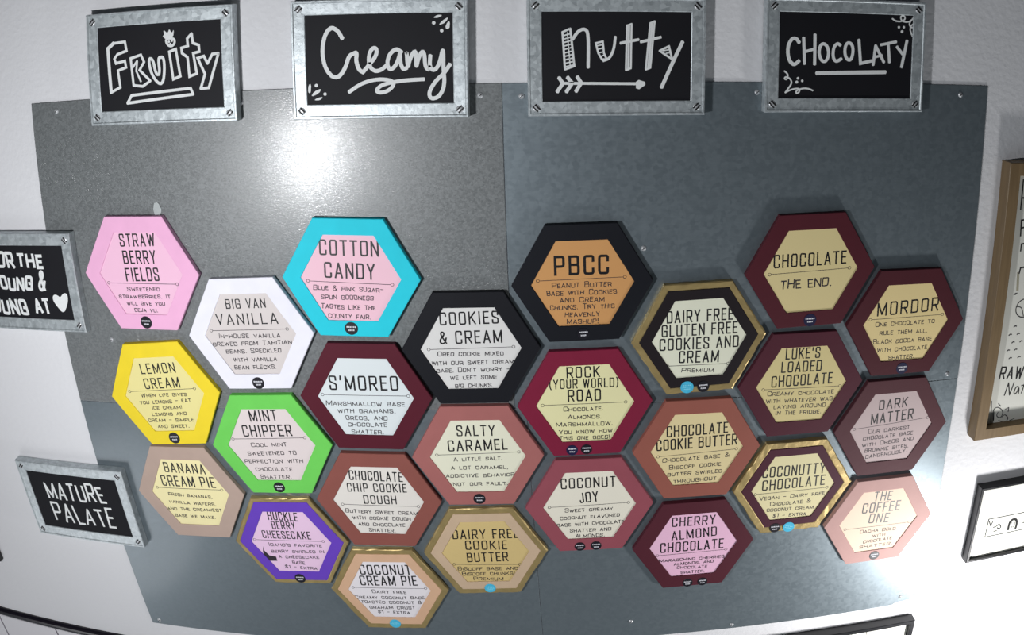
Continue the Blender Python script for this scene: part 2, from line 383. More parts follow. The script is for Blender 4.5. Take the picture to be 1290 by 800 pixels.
# ---------------------------------------------------------------- measured layout (millimetres, board axes)
SIGNS = {
    'straw': {'at': (-0.4688, 0.1811), 'rot': -0.5, 'title': [('STRAW', -24.3, 43.7, 28.2, 44.5, 16.8), ('BERRY', -22.5, 21.4, 26.5, 22.2, 17.5), ('FIELDS', -22.5, -1.3, 27.4, -0.1, 17.7)], 'div': (-50.5, -12.6, 51.8, -12.7), 'desc': [('Sweetened', -23.6, -20.2, 25.6, -19.2, 6.0), ('strawberries. It', -38.2, -30.4, 39.6, -28.8, 6.0), ('will give you', -27.8, -39.0, 29.9, -38.2, 6.1), ('deja vu.', -17.4, -47.4, 17.9, -47.7, 6.1)], 'st': [('k', -2.1, -64.1, 8.7)]},
    'vanilla': {'at': (-0.3267, 0.1026), 'rot': 1.6, 'title': [('BIG VAN', -26.0, 40.7, 27.7, 40.7, 12.7), ('VANILLA', -42.7, 20.7, 40.6, 20.7, 15.0)], 'div': (-52.4, 6.0, 50.7, 6.2), 'desc': [('In-house vanilla', -43.1, -0.9, 40.5, -1.5, 6.7), ('brewed from Tahitian', -53.7, -11.7, 53.9, -10.8, 6.8), ('beans. Speckled', -37.4, -21.8, 38.2, -21.5, 6.8), ('with vanilla', -29.5, -33.1, 30.6, -33.0, 6.9), ('bean flecks.', -30.0, -43.6, 27.6, -43.3, 6.9)], 'st': [('k', -0.8, -65.6, 8.1)]},
    'cotton': {'at': (-0.1886, 0.1743), 'rot': -2.1, 'title': [('COTTON', -36.4, 38.0, 36.2, 37.4, 19.6), ('CANDY', -31.8, 10.1, 30.3, 8.9, 19.9)], 'div': (-53.0, -4.3, 50.5, -6.7), 'desc': [('Blue & pink sugar-', -47.0, -11.8, 39.7, -13.4, 7.0), ('spun goodness', -38.1, -23.4, 27.1, -23.6, 7.1), ('Tastes like the', -39.0, -35.2, 28.9, -36.1, 7.1), ('county fair.', -30.8, -47.5, 22.4, -47.9, 7.2)], 'st': [('k', -2.7, -63.4, 8.3)]},
    'lemon': {'at': (-0.4673, 0.0153), 'rot': 4.5, 'title': [('LEMON', -25.8, 37.8, 28.3, 37.7, 15.0), ('CREAM', -26.2, 16.5, 29.0, 17.0, 15.3)], 'div': (-53.2, 6.2, 49.2, 7.0), 'desc': [('When life gives', -36.9, -0.1, 35.1, -0.3, 6.0), ('you lemons - eat', -42.1, -10.3, 38.8, -9.1, 6.1), ('ice cream!', -24.9, -18.5, 22.2, -18.7, 6.1), ('Lemons and', -28.0, -28.0, 26.7, -27.9, 6.1), ('cream - simple', -37.0, -36.7, 34.8, -37.4, 6.2), ('and sweet.', -24.8, -46.0, 24.6, -46.6, 6.2)], 'st': [('k', -3.5, -64.0, 8.5)]},
    'mint': {'at': (-0.3242, -0.0539), 'rot': 1.7, 'title': [('MINT', -21.9, 43.3, 16.9, 44.1, 16.5), ('CHIPPER', -36.4, 21.4, 33.1, 22.3, 17.2)], 'div': (-53.0, 9.2, 49.2, 11.2), 'desc': [('Cool mint', -28.9, 0.9, 22.1, 1.8, 7.2), ('sweetened to', -36.6, -12.0, 33.1, -10.5, 7.3), ('perfection with', -43.8, -24.1, 40.0, -23.0, 7.3), ('chocolate', -30.9, -36.1, 22.3, -35.6, 7.4), ('shatter.', -26.1, -48.2, 18.5, -47.7, 7.5)], 'st': [('k', -2.2, -64.4, 8.0)]},
    'smoreo': {'at': (-0.1866, 0.0175), 'rot': -1.5, 'title': [("S'MOREO", -45.3, 19.2, 43.2, 20.3, 20.2)], 'div': (-55.5, 2.5, 54.6, 2.9), 'desc': [('Marshmallow base', -52.3, -9.2, 49.7, -8.2, 7.2), ('with grahams,', -38.4, -19.3, 36.4, -17.9, 7.2), ('oreos, and', -28.7, -29.0, 25.6, -28.3, 7.3), ('chocolate', -26.8, -38.6, 24.3, -38.0, 7.3), ('shatter.', -23.0, -48.7, 18.9, -48.6, 7.4)], 'st': []},
    'banana': {'at': (-0.464, -0.1366), 'rot': 2.2, 'title': [('BANANA', -30.1, 41.0, 34.8, 39.1, 16.1), ('CREAM PIE', -40.9, 19.0, 44.5, 18.3, 17.3)], 'div': (-51.6, 7.1, 52.2, 6.5), 'desc': [('Fresh bananas,', -36.2, -2.8, 33.7, -5.4, 6.1), ('vanilla wafers,', -39.1, -15.5, 36.1, -17.6, 6.1), ('and the creamiest', -45.9, -27.2, 42.8, -27.1, 6.2), ('base we make.', -36.1, -38.5, 29.3, -39.6, 6.3)], 'st': []},
    'huckle': {'at': (-0.3264, -0.2107), 'rot': 2.1, 'title': [('HUCKLE', -24.1, 45.4, 20.2, 43.2, 14.7), ('BERRY', -21.8, 29.1, 13.4, 28.4, 13.7), ('CHEESECAKE', -40.2, 13.1, 31.9, 11.9, 13.4)], 'div': (-54.4, 3.1, 48.4, 1.9), 'desc': [("Idaho's favorite", -34.6, -4.6, 44.9, -5.3, 6.4), ('berry swirled in', -34.0, -16.0, 45.6, -15.7, 6.4), ('a cheesecake', -25.2, -25.6, 36.1, -25.8, 6.5), ('base', -6.6, -35.5, 12.4, -36.2, 6.6), ('$1 - extra', -19.9, -43.6, 28.6, -45.7, 6.6)], 'st': [('k', -1.3, -64.2, 8.0)]},
    'chip': {'at': (-0.1896, -0.1374), 'rot': -1.2, 'title': [('CHOCOLATE', -35.2, 39.9, 36.7, 38.4, 15.1), ('CHIP COOKIE', -40.0, 20.6, 40.2, 21.2, 13.6), ('DOUGH', -20.0, 1.9, 24.7, 2.3, 13.9)], 'div': (-49.9, -7.0, 53.3, -7.6), 'desc': [('Buttery sweet cream', -47.4, -17.0, 51.3, -18.5, 6.8), ('with cookie dough', -39.2, -27.7, 41.0, -27.8, 6.9), ('and chocolate', -32.5, -38.2, 32.7, -38.3, 7.0), ('shatter.', -18.6, -47.4, 17.9, -48.1, 7.1)], 'st': []},
    'ccream': {'at': (-0.1967, -0.2922), 'rot': 0.3, 'title': [('COCONUT', -37.2, 37.0, 36.6, 37.8, 18.0), ('CREAM PIE', -40.1, 17.1, 42.2, 17.9, 18.0)], 'div': (-52.5, 3.9, 52.8, 3.5), 'desc': [('Dairy free', -25.8, -2.9, 24.1, -3.6, 6.6), ('Creamy coconut base', -53.1, -14.5, 49.0, -13.6, 6.7), ('toasted coconut &', -45.3, -22.5, 44.1, -23.1, 6.7), ('graham crust', -34.7, -33.5, 32.5, -32.8, 6.8), ('$1 - extra', -23.8, -41.9, 23.8, -42.6, 6.9)], 'st': [('c', -1.2, -64.1, 8.2)]},
    'dfbutter': {'at': (-0.0535, -0.2241), 'rot': -0.0, 'title': [('DAIRY FREE', -42.2, 31.2, 47.5, 30.9, 15.7), ('COOKIE', -26.5, 12.7, 30.5, 11.8, 16.0), ('BUTTER', -26.3, -8.6, 30.4, -8.3, 16.3)], 'div': (-45.1, -20.4, 45.6, -22.9), 'desc': [('Biscoff base and', -40.9, -28.1, 42.5, -29.0, 6.9), ('Biscoff chunks!', -35.8, -37.5, 37.4, -38.1, 7.0), ('Premium', -20.8, -46.4, 20.9, -47.6, 7.1)], 'st': [('c', 1.1, -63.6, 7.8)]},
    'salty': {'at': (-0.0511, -0.07), 'rot': -0.5, 'title': [('SALTY', -24.6, 38.3, 24.2, 38.3, 15.8), ('CARAMEL', -37.3, 16.4, 39.0, 17.8, 16.6)], 'div': (-52.6, 3.0, 53.0, 5.8), 'desc': [('A little salt,', -31.8, -3.7, 31.4, -2.2, 6.5), ('a lot caramel,', -36.1, -16.3, 38.1, -15.9, 6.6), ('addictive behavior', -43.5, -28.3, 45.8, -27.7, 6.6), ('not our fault.', -35.2, -41.1, 36.7, -40.8, 6.7)], 'st': [('k', -2.2, -64.4, 8.0)]},
    'cookies': {'at': (-0.049, 0.0815), 'rot': -0.4, 'title': [('COOKIES', -36.0, 39.5, 35.4, 40.8, 16.9), ('& CREAM', -38.2, 15.1, 38.7, 15.8, 17.2)], 'div': (-51.7, -0.2, 51.9, 1.6), 'desc': [('Oreo cookie mixed', -41.4, -6.4, 39.6, -6.1, 6.5), ('with our sweet cream', -49.6, -18.4, 51.8, -17.4, 6.6), ("base. Don't worry -", -44.2, -28.4, 46.3, -27.4, 6.6), ('we left some', -28.1, -38.2, 30.1, -37.9, 6.7), ('big chunks.', -22.7, -49.2, 24.6, -49.2, 6.8)], 'st': []},
    'pbcc': {'at': (0.0888, 0.1619), 'rot': 0.6, 'title': [('PBCC', -33.7, 23.1, 31.8, 22.5, 24.8)], 'div': (-53.4, 5.0, 50.5, 5.9), 'desc': [('Peanut Butter', -37.1, -1.4, 34.7, -1.7, 7.2), ('base with Cookies', -43.6, -10.8, 40.7, -11.2, 7.3), ('and Cream', -28.2, -20.0, 25.6, -20.7, 7.3), ('chunks. Try this', -40.2, -29.2, 37.7, -29.9, 7.4), ('heavenly', -22.7, -38.7, 19.7, -39.1, 7.4), ('mashup!', -20.6, -48.2, 17.8, -49.3, 7.5)], 'st': [('k', -1.1, -64.3, 7.4)]},
    'rock': {'at': (0.0888, 0.0016), 'rot': 0.4, 'title': [('ROCK', -22.1, 44.0, 19.3, 44.0, 15.5), ('(YOUR WORLD)', -44.0, 28.8, 42.0, 28.0, 13.2), ('ROAD', -21.7, 12.2, 20.0, 11.7, 16.8)], 'div': (-53.5, 0.2, 50.9, -0.5), 'desc': [('Chocolate.', -27.8, -6.5, 22.6, -7.5, 6.6), ('Almonds.', -22.8, -17.7, 20.0, -18.8, 6.6), ('Marshmallow.', -38.0, -28.0, 33.9, -29.4, 6.7), ('You know how', -34.9, -38.9, 33.7, -40.0, 6.7), ('this one goes!', -34.4, -49.5, 29.9, -51.0, 6.8)], 'st': [('n', -19.1, -65.9, 7.5), ('k', -0.5, -65.6, 7.1)]},
    'joy': {'at': (0.0907, -0.1525), 'rot': -0.2, 'title': [('COCONUT', -37.2, 36.4, 34.9, 37.0, 16.4), ('JOY', -13.2, 12.9, 11.7, 14.7, 16.7)], 'div': (-53.4, -0.2, 51.8, 1.9), 'desc': [('Sweet creamy', -33.2, -6.4, 31.1, -5.9, 6.5), ('coconut flavored', -40.2, -18.2, 40.0, -17.0, 6.6), ('base with chocolate', -44.8, -29.7, 45.9, -28.1, 6.7), ('shatter and', -27.7, -39.6, 28.4, -39.7, 6.8), ('almonds.', -20.3, -50.2, 19.2, -50.4, 6.8)], 'st': [('k', -14.8, -66.7, 7.3), ('k', 7.2, -66.4, 7.3)]},
    'gluten': {'at': (0.232, 0.084), 'rot': 1.7, 'title': [('DAIRY FREE', -40.6, 31.2, 42.9, 30.1, 16.4), ('GLUTEN FREE', -47.2, 13.4, 48.7, 11.4, 16.2), ('COOKIES AND', -50.2, -4.8, 50.3, -7.5, 16.4), ('CREAM', -26.0, -23.2, 24.9, -25.9, 16.6)], 'div': (-40.5, -34.3, 36.7, -37.2), 'desc': [('Premium', -23.0, -41.3, 18.2, -44.4, 6.6)], 'st': [('c', -16.4, -65.3, 8.6), ('k', 4.5, -66.1, 7.8)]},
    'ccbutter': {'at': (0.2331, -0.0744), 'rot': -0.5, 'title': [('CHOCOLATE', -41.0, 28.8, 40.1, 30.6, 16.6), ('COOKIE BUTTER', -54.0, 8.9, 53.4, 11.9, 16.8)], 'div': (-51.6, -8.0, 53.0, -3.2), 'desc': [('Chocolate base &', -45.6, -14.1, 44.0, -11.5, 6.9), ('Biscoff cookie', -36.6, -25.4, 33.3, -24.2, 6.9), ('butter swirled', -38.5, -36.1, 35.2, -35.3, 7.0), ('throughout', -30.5, -47.7, 28.1, -46.1, 7.1)], 'st': []},
    'cherry': {'at': (0.2325, -0.2305), 'rot': 0.3, 'title': [('CHERRY', -30.6, 41.8, 29.8, 40.9, 15.8), ('ALMOND', -31.2, 18.7, 32.3, 20.7, 16.1), ('CHOCOLATE', -46.6, -1.1, 42.7, -2.0, 17.4)], 'div': (-50.4, -14.0, 46.4, -13.4), 'desc': [('Maraschino cherries,', -48.0, -23.5, 46.9, -25.1, 6.1), ('almonds, and', -27.2, -31.5, 29.5, -32.3, 6.1), ('chocolate', -22.9, -37.9, 20.9, -40.7, 6.2), ('shatter.', -17.2, -48.1, 17.4, -48.6, 6.2)], 'st': [('k', -7.1, -67.4, 7.1), ('k', 14.2, -67.6, 6.8)]},
    'choc': {'at': (0.3721, 0.1669), 'rot': 1.4, 'title': [('CHOCOLATE', -49.1, 15.0, 46.2, 15.1, 17.5)], 'div': (-53.7, -1.3, 50.8, 0.4), 'desc': [('THE END.', -39.7, -16.2, 27.4, -16.1, 12.2)], 'st': [('n', 0.6, -65.5, 8.8)]},
    'mordor': {'at': (0.5099, 0.0886), 'rot': -0.4, 'title': [('MORDOR', -43.7, 20.8, 45.2, 23.8, 19.1)], 'div': (-52.2, 7.2, 52.6, 8.3), 'desc': [('One chocolate to', -44.3, 0.3, 42.0, 0.2, 7.0), ('rule them all.', -37.2, -12.1, 32.6, -13.1, 7.1), ('Black cocoa base', -45.1, -24.6, 41.1, -25.3, 7.1), ('with chocolate', -38.3, -36.8, 35.7, -37.2, 7.2), ('shatter.', -20.3, -49.3, 17.2, -49.3, 7.3)], 'st': [('n', 0.9, -65.4, 8.6)]},
    'lukes': {'at': (0.3695, 0.0108), 'rot': -0.3, 'title': [("LUKE'S", -24.5, 45.4, 22.3, 45.1, 15.6), ('LOADED', -29.2, 26.5, 25.9, 25.6, 15.8), ('CHOCOLATE', -41.3, 6.5, 42.4, 6.8, 16.4)], 'div': (-51.6, -4.1, 53.8, -6.1), 'desc': [('Creamy chocolate', -45.6, -10.4, 46.1, -13.2, 7.0), ('with whatever was', -47.0, -20.5, 44.9, -23.5, 7.1), ('laying around', -36.0, -30.1, 36.2, -32.3, 7.1), ('in the fridge.', -32.9, -39.1, 30.8, -41.4, 7.2)], 'st': []},
    'dark': {'at': (0.5058, -0.0671), 'rot': -0.6, 'title': [('DARK', -22.9, 36.1, 19.9, 37.8, 15.1), ('MATTER', -32.4, 15.7, 31.1, 18.5, 16.7)], 'div': (-55.4, 2.2, 54.3, 9.8), 'desc': [('Our darkest', -34.2, -3.8, 28.6, -2.1, 7.1), ('chocolate base', -40.7, -13.7, 35.0, -11.7, 7.2), ('with Oreos and', -41.1, -24.0, 37.2, -20.9, 7.2), ('brownie bites.', -35.8, -33.5, 30.8, -32.1, 7.3), ('dangerously.', -33.6, -43.4, 29.8, -39.9, 7.4)], 'st': []},
    'coconutty': {'at': (0.3697, -0.1477), 'rot': -0.2, 'title': [('COCONUTTY', -45.6, 28.1, 44.1, 27.0, 17.5), ('CHOCOLATE', -44.7, 7.0, 45.6, 7.1, 16.9)], 'div': (-53.6, -6.3, 49.7, -6.0), 'desc': [('Vegan - Dairy free', -47.4, -14.1, 47.6, -14.7, 6.8), ('Chocolate &', -31.5, -24.8, 27.9, -25.8, 6.9), ('coconut cream', -35.6, -34.1, 32.9, -36.7, 6.9), ('$1 - extra', -26.2, -45.0, 22.9, -47.0, 7.0)], 'st': [('k', -21.7, -65.8, 7.9), ('c', -1.6, -66.7, 8.4)]},
    'coffee': {'at': (0.5066, -0.2246), 'rot': -0.8, 'title': [('THE', -13.4, 47.1, 15.2, 45.4, 16.4), ('COFFEE', -29.0, 25.4, 30.8, 23.6, 17.9), ('ONE', -16.1, 6.1, 16.1, 3.7, 17.3)], 'div': (-51.5, -8.8, 50.5, -9.9), 'desc': [('Dacha Bold', -27.3, -16.3, 30.0, -17.6, 6.5), ('with', -6.2, -26.2, 14.7, -26.0, 6.6), ('chocolate', -19.6, -35.6, 26.8, -34.8, 6.6), ('shatter.', -24.2, -44.6, 28.8, -45.2, 6.7)], 'st': [('k', 1.8, -63.6, 7.9)]},
}
IDAHO = [(-44.3, -7.9), (-44.8, -15.2), (-38.6, -24.5), (-29.1, -26.1), (-28.8, -33.8), (-43.8, -34.2), (-46.7, -26.9), (-47.0, -17.7)]
CHALK = {
    'fruity': [('l', 3.2, [(-470.3, 465.4), (-453.5, 466.1), (-451.8, 455.4), (-465.2, 452.0), (-470.0, 447.0), (-468.0, 441.6), (-454.9, 443.6), (-453.7, 435.9), (-465.7, 432.7), (-463.7, 412.8), (-477.6, 407.5)]), ('l', 4.4, [(-477.6, 407.5), (-478.8, 459.7), (-470.3, 465.4)]), ('c', 3.2, [(-446.5, 446.0), (-431.9, 449.3), (-427.9, 440.7), (-434.8, 431.6), (-420.7, 418.1), (-431.7, 412.2), (-444.5, 414.1)]), ('l', 2.6, [(-443.8, 435.7), (-437.5, 442.5), (-439.5, 430.7), (-434.1, 418.4)]), ('s', 3.6, [(-404.0, 444.8), (-408.2, 444.3), (-406.7, 425.2), (-412.4, 424.8), (-415.3, 443.5), (-421.7, 444.4), (-419.2, 427.1), (-410.3, 414.2), (-403.4, 414.3), (-400.0, 430.8), (-400.7, 445.0), (-405.4, 444.8)]), ('c', 3.2, [(-392.6, 450.5), (-383.7, 453.0), (-379.5, 421.4), (-389.2, 418.3)]), ('c', 3.2, [(-368.0, 464.2), (-361.8, 469.7), (-360.8, 458.7), (-353.2, 455.9), (-352.8, 448.4), (-360.9, 447.0), (-357.6, 423.3), (-367.4, 420.5), (-368.6, 442.7), (-375.6, 447.8), (-376.1, 453.9), (-367.4, 455.8)]), ('c', 3.2, [(-355.4, 441.0), (-347.3, 442.9), (-343.1, 434.3), (-336.2, 444.7), (-328.4, 445.2), (-343.1, 406.2), (-353.7, 405.7), (-347.0, 422.3)]), ('c', 3.4, [(-448.4, 402.3), (-367.0, 406.8), (-364.1, 399.6), (-455.1, 393.4)]), ('o', 3.0, [(-396.7, 466.1), (-385.0, 465.8), (-384.5, 459.4), (-390.1, 456.2), (-395.4, 459.4)]), ('f', 0, [(-396.0, 464.8), (-401.0, 469.2), (-398.2, 470.4), (-399.5, 476.9), (-393.7, 471.8), (-391.2, 477.5), (-388.2, 471.4), (-385.0, 476.6), (-386.3, 466.6)]), ('d', 1.6, [(-392.5, 462.2)]), ('d', 1.6, [(-388.4, 463.2)]), ('d', 1.4, [(-390.5, 459.5)])],
    'creamy': [('s', 4.6, [(-178.1, 455.5), (-183.0, 464.3), (-191.1, 468.6), (-198.6, 459.2), (-202.4, 441.1), (-199.4, 422.8), (-191.1, 411.8), (-182.8, 412.4), (-175.2, 423.1), (-171.1, 435.5), (-165.2, 438.2), (-161.6, 439.0), (-163.2, 429.6), (-160.1, 419.2), (-155.5, 416.8)]), ('s', 4.4, [(-155.5, 416.8), (-149.4, 423.5), (-139.6, 434.5), (-138.7, 442.9), (-144.0, 443.7), (-148.5, 434.8), (-148.2, 423.4), (-142.2, 417.1), (-134.5, 418.5), (-127.3, 424.4)]), ('s', 4.4, [(-111.3, 438.2), (-116.7, 442.2), (-124.5, 436.3), (-127.9, 426.2), (-125.2, 418.2), (-118.8, 421.5), (-113.9, 431.5), (-112.3, 438.3), (-112.7, 425.8), (-109.7, 418.5), (-106.0, 420.0)]), ('s', 4.4, [(-105.0, 436.5), (-104.2, 419.3), (-102.5, 427.8), (-96.8, 439.0), (-94.0, 436.2), (-95.0, 419.1), (-92.3, 429.9), (-87.7, 438.8), (-84.8, 435.3), (-84.8, 421.8), (-81.3, 417.2), (-79.8, 420.5)]), ('s', 4.4, [(-78.5, 432.9), (-79.8, 420.5), (-74.7, 415.9), (-68.3, 423.7), (-63.6, 443.9), (-64.3, 420.2), (-63.1, 399.7), (-69.9, 386.7), (-79.7, 384.6), (-81.7, 392.2), (-73.9, 404.5), (-63.4, 413.4), (-56.9, 422.7)]), ('s', 4.2, [(-172.3, 395.2), (-157.2, 404.8), (-138.3, 408.8), (-123.3, 406.8), (-120.0, 402.2), (-127.3, 394.8), (-137.9, 392.8), (-141.7, 395.9), (-135.1, 401.9), (-119.9, 405.1), (-103.7, 406.6), (-87.1, 407.1)]), ('f', 0, [(-74.7, 474.9), (-69.6, 478.4), (-63.3, 477.8), (-68.6, 474.8)]), ('f', 0, [(-68.8, 466.5), (-64.1, 472.0), (-56.6, 475.9), (-60.8, 469.2)]), ('f', 0, [(-61.4, 463.0), (-58.5, 470.1), (-55.5, 470.9), (-56.4, 461.7)]), ('d', 2.0, [(-73.7, 469.5)]), ('d', 2.0, [(-65.0, 460.6)]), ('f', 0, [(-221.0, 396.0), (-220.0, 404.5), (-216.6, 405.8), (-217.9, 394.3)]), ('f', 0, [(-217.9, 390.6), (-214.2, 396.5), (-204.4, 400.3), (-208.0, 394.4)]), ('f', 0, [(-214.7, 386.8), (-210.2, 389.4), (-203.0, 390.6), (-206.8, 386.6)]), ('d', 2.0, [(-210.7, 403.5)]), ('d', 2.0, [(-200.9, 393.5)])],
    'nutty': [('c', 2.4, [(69.2, 457.2), (77.8, 461.2), (82.1, 419.3), (71.6, 415.5)]), ('l', 1.5, [(70.5, 453.4), (78.5, 455.6)]), ('l', 1.5, [(70.8, 449.5), (78.9, 451.7)]), ('l', 1.5, [(71.0, 445.7), (79.3, 447.9)]), ('l', 1.5, [(71.3, 441.8), (79.7, 444.0)]), ('l', 1.5, [(71.5, 438.0), (80.1, 440.2)]), ('l', 1.5, [(71.7, 434.1), (80.5, 436.3)]), ('l', 1.5, [(72.0, 430.3), (80.9, 432.5)]), ('l', 1.5, [(72.2, 426.4), (81.3, 428.6)]), ('l', 1.5, [(72.5, 422.5), (81.7, 424.7)]), ('l', 1.5, [(72.7, 418.7), (82.1, 420.9)]), ('l', 1.2, [(74.6, 456.7), (77.5, 418.2)]), ('s', 3.6, [(80.5, 449.5), (86.6, 458.5), (94.1, 461.2), (98.2, 455.5), (97.6, 418.0)]), ('c', 2.2, [(106.3, 444.8), (114.1, 446.6), (115.4, 433.5), (118.6, 426.6), (113.1, 426.6), (109.0, 433.5)]), ('l', 1.4, [(108.1, 441.9), (114.1, 443.0)]), ('l', 1.4, [(109.0, 438.0), (114.5, 439.4)]), ('l', 1.4, [(109.9, 433.9), (115.0, 435.3)]), ('l', 1.4, [(111.8, 429.8), (115.9, 431.6)]), ('s', 3.0, [(114.9, 425.2), (121.8, 427.5), (126.8, 438.4), (128.2, 451.6)]), ('c', 2.2, [(141.4, 464.4), (146.5, 466.2), (145.7, 416.5), (140.2, 414.2)]), ('l', 2.4, [(143.7, 463.5), (142.9, 416.7)]), ('l', 3.2, [(134.4, 444.8), (153.9, 448.7)]), ('c', 2.2, [(167.6, 467.2), (172.6, 469.5), (167.9, 416.9), (162.8, 415.0)]), ('l', 2.4, [(169.9, 467.0), (165.6, 417.3)]), ('l', 3.2, [(157.3, 446.2), (179.2, 451.5)]), ('c', 2.4, [(178.4, 436.2), (189.0, 441.3), (192.9, 426.6)]), ('l', 1.4, [(182.1, 436.2), (190.0, 437.6)]), ('l', 1.4, [(185.9, 433.4), (191.0, 434.4)]), ('l', 4.2, [(204.4, 445.9), (195.2, 427.0), (181.1, 395.1)]), ('l', 3.2, [(68.7, 400.0), (154.1, 398.9)]), ('f', 0, [(151.3, 404.5), (165.7, 399.8), (151.8, 390.2)]), ('l', 4.2, [(62.9, 390.9), (69.1, 400.0), (65.1, 406.0)]), ('l', 4.2, [(73.2, 390.8), (79.4, 400.1), (74.7, 406.3)]), ('l', 4.2, [(83.9, 391.2), (89.7, 400.3), (85.6, 406.7)])],
    'chocolaty': [('s', 4.2, [(342.1, 447.7), (338.7, 452.4), (332.6, 451.8), (328.2, 441.1), (330.1, 427.0), (336.8, 420.6), (342.5, 425.9)]), ('l', 3.8, [(347.7, 452.6), (349.6, 423.2)]), ('l', 3.8, [(361.5, 456.7), (362.2, 422.7)]), ('l', 3.4, [(348.7, 436.5), (362.1, 440.5)]), ('o', 3.8, [(371.4, 447.4), (377.1, 444.4), (379.7, 434.9), (376.7, 426.0), (370.9, 425.9), (367.0, 434.7), (367.8, 443.0)]), ('s', 3.8, [(393.3, 445.5), (389.6, 447.8), (384.8, 442.2), (384.7, 430.2), (389.0, 425.5), (395.0, 429.2)]), ('o', 3.8, [(404.0, 449.1), (408.7, 446.3), (410.1, 437.9), (407.9, 428.3), (402.7, 428.2), (399.1, 436.0), (400.0, 446.1)]), ('l', 3.8, [(416.8, 451.9), (420.0, 424.4), (433.5, 427.6)]), ('l', 3.6, [(436.4, 423.3), (438.5, 445.9), (450.0, 426.7)]), ('l', 3.0, [(437.5, 432.0), (446.9, 434.7)]), ('l', 3.4, [(445.8, 447.3), (464.9, 451.3)]), ('l', 3.6, [(454.8, 449.1), (457.5, 426.9)]), ('l', 3.6, [(466.8, 445.0), (474.2, 437.1)]), ('l', 3.8, [(479.4, 452.8), (473.9, 421.6)]), ('l', 4.6, [(365.6, 411.9), (452.2, 414.5)]), ('s', 1.9, [(459.1, 478.9), (463.8, 475.9), (471.9, 476.0), (476.6, 479.6), (473.7, 483.9), (469.5, 481.8), (471.3, 476.5), (478.7, 475.3), (484.0, 477.5), (488.4, 482.6)]), ('s', 1.9, [(484.0, 477.5), (481.2, 473.4), (484.4, 468.7), (488.4, 470.3), (486.9, 473.7), (483.5, 470.6), (483.2, 465.2), (487.4, 457.5)]), ('d', 1.6, [(468.1, 469.0)]), ('d', 1.6, [(474.6, 469.3)]), ('d', 1.9, [(472.4, 463.8)]), ('s', 1.9, [(325.6, 413.9), (330.2, 410.1), (328.9, 403.9), (325.4, 404.8), (327.3, 407.7), (333.3, 404.9), (335.0, 399.7), (330.7, 393.5), (327.4, 388.9)]), ('s', 1.9, [(327.4, 388.9), (335.7, 393.0), (344.4, 394.0), (344.8, 389.7), (340.9, 387.3), (340.3, 391.1), (348.2, 394.0), (356.2, 393.6), (360.9, 391.3)]), ('d', 1.6, [(342.2, 405.7)]), ('d', 1.8, [(340.9, 401.2)]), ('d', 1.6, [(347.6, 402.7)])],
}
WORDS_YOUNG = [('FOR', -718.9, 198.2, -672.8, 197.9, 21.6), ('THE', -667.0, 198.8, -619.7, 199.3, 21.1), ('YOUNG', -723.9, 168.5, -645.2, 167.2, 21.9), ('&', -635.0, 171.3, -621.1, 170.7, 28.6), ('YOUNG', -746.9, 135.9, -663.8, 133.5, 23.6), ('AT', -650.8, 135.0, -621.7, 136.3, 22.0)]
HEART = [(-601.1, 148.8), (-605.8, 152.8), (-612.4, 152.6), (-615.2, 146.4), (-610.7, 138.3), (-600.8, 126.2), (-591.2, 138.8), (-587.5, 149.1), (-588.6, 155.2), (-595.0, 155.0)]
WORDS_MATURE = [('MATURE', -725.1, -154.8, -611.7, -150.6, 31.1), ('PALATE', -725.5, -195.2, -606.5, -192.7, 33.7)]
PRINT = {'raw': [(668.9, -0.9), (709.5, -4.7), (686.6, 7.4), (690.3, -12.9)], 'nat': [(682.7, -28.7), (720.5, -32.6), (699.2, -20.9), (703.2, -41.7)], 'dots': [(682.8, 68.6), (676.4, 56.7), (690.0, 56.8), (683.2, 44.5), (696.8, 44.8), (677.1, 32.7), (689.6, 32.8), (682.5, 20.4), (697.4, 20.6)], 'ball': [(693.1, 95.5), (679.0, 96.6)], 'bar': [(675.3, 149.2), (677.9, 122.2)], 'leaf': [(675.1, 117.0)], 'curl': [[(662.5, -44.4), (667.8, -82.5), (711.7, -89.7)], [(671.4, -77.5), (666.9, -59.1), (675.5, -54.9), (686.8, -65.2), (683.0, -75.5), (674.7, -70.8), (677.1, -64.0)], [(679.9, -78.7), (692.2, -84.0), (697.8, -77.5), (689.4, -69.2), (684.6, -73.9)], [(699.3, -81.4), (708.4, -79.0)], [(674.6, -50.1), (680.1, -55.4)], [(688.0, -61.8), (694.3, -59.1), (694.5, -66.3)]], 'f1': [[(667.0, 236.7), (666.7, 278.2)], [(666.1, 253.0), (670.9, 252.9)]], 'f2': [[(671.8, 199.8), (670.3, 222.2), (676.0, 222.9)], [(671.2, 211.5), (677.4, 212.1)]], 'mid': [[(674.8, 178.4), (674.8, 188.9), (681.0, 189.4)], [(676.9, 146.5), (678.2, 155.0), (685.9, 155.6)]]}
NOTE = {'rect': [(697.5, -255.5), (764.3, -256.3), (698.5, -290.0), (740.5, -290.1)], 's': [(709.1, -273.9), (715.8, -272.6), (718.8, -268.5), (724.9, -275.8), (721.1, -279.1), (716.4, -275.4)], 's2': [(711.4, -281.8), (717.9, -281.8)], 'v': [(698.7, -258.4), (703.6, -269.4), (706.7, -260.0)], 'hair': [(739.5, -285.7), (738.6, -273.3), (741.3, -265.0), (750.6, -265.6), (754.2, -275.2), (753.4, -286.0)], 'face': [(742.7, -276.8), (743.2, -267.4), (749.4, -271.4), (750.0, -279.7), (745.1, -281.4)], 'r': [(765.1, -276.1), (773.2, -276.5)], 'base': [(757.3, -288.2), (775.7, -292.2)]}
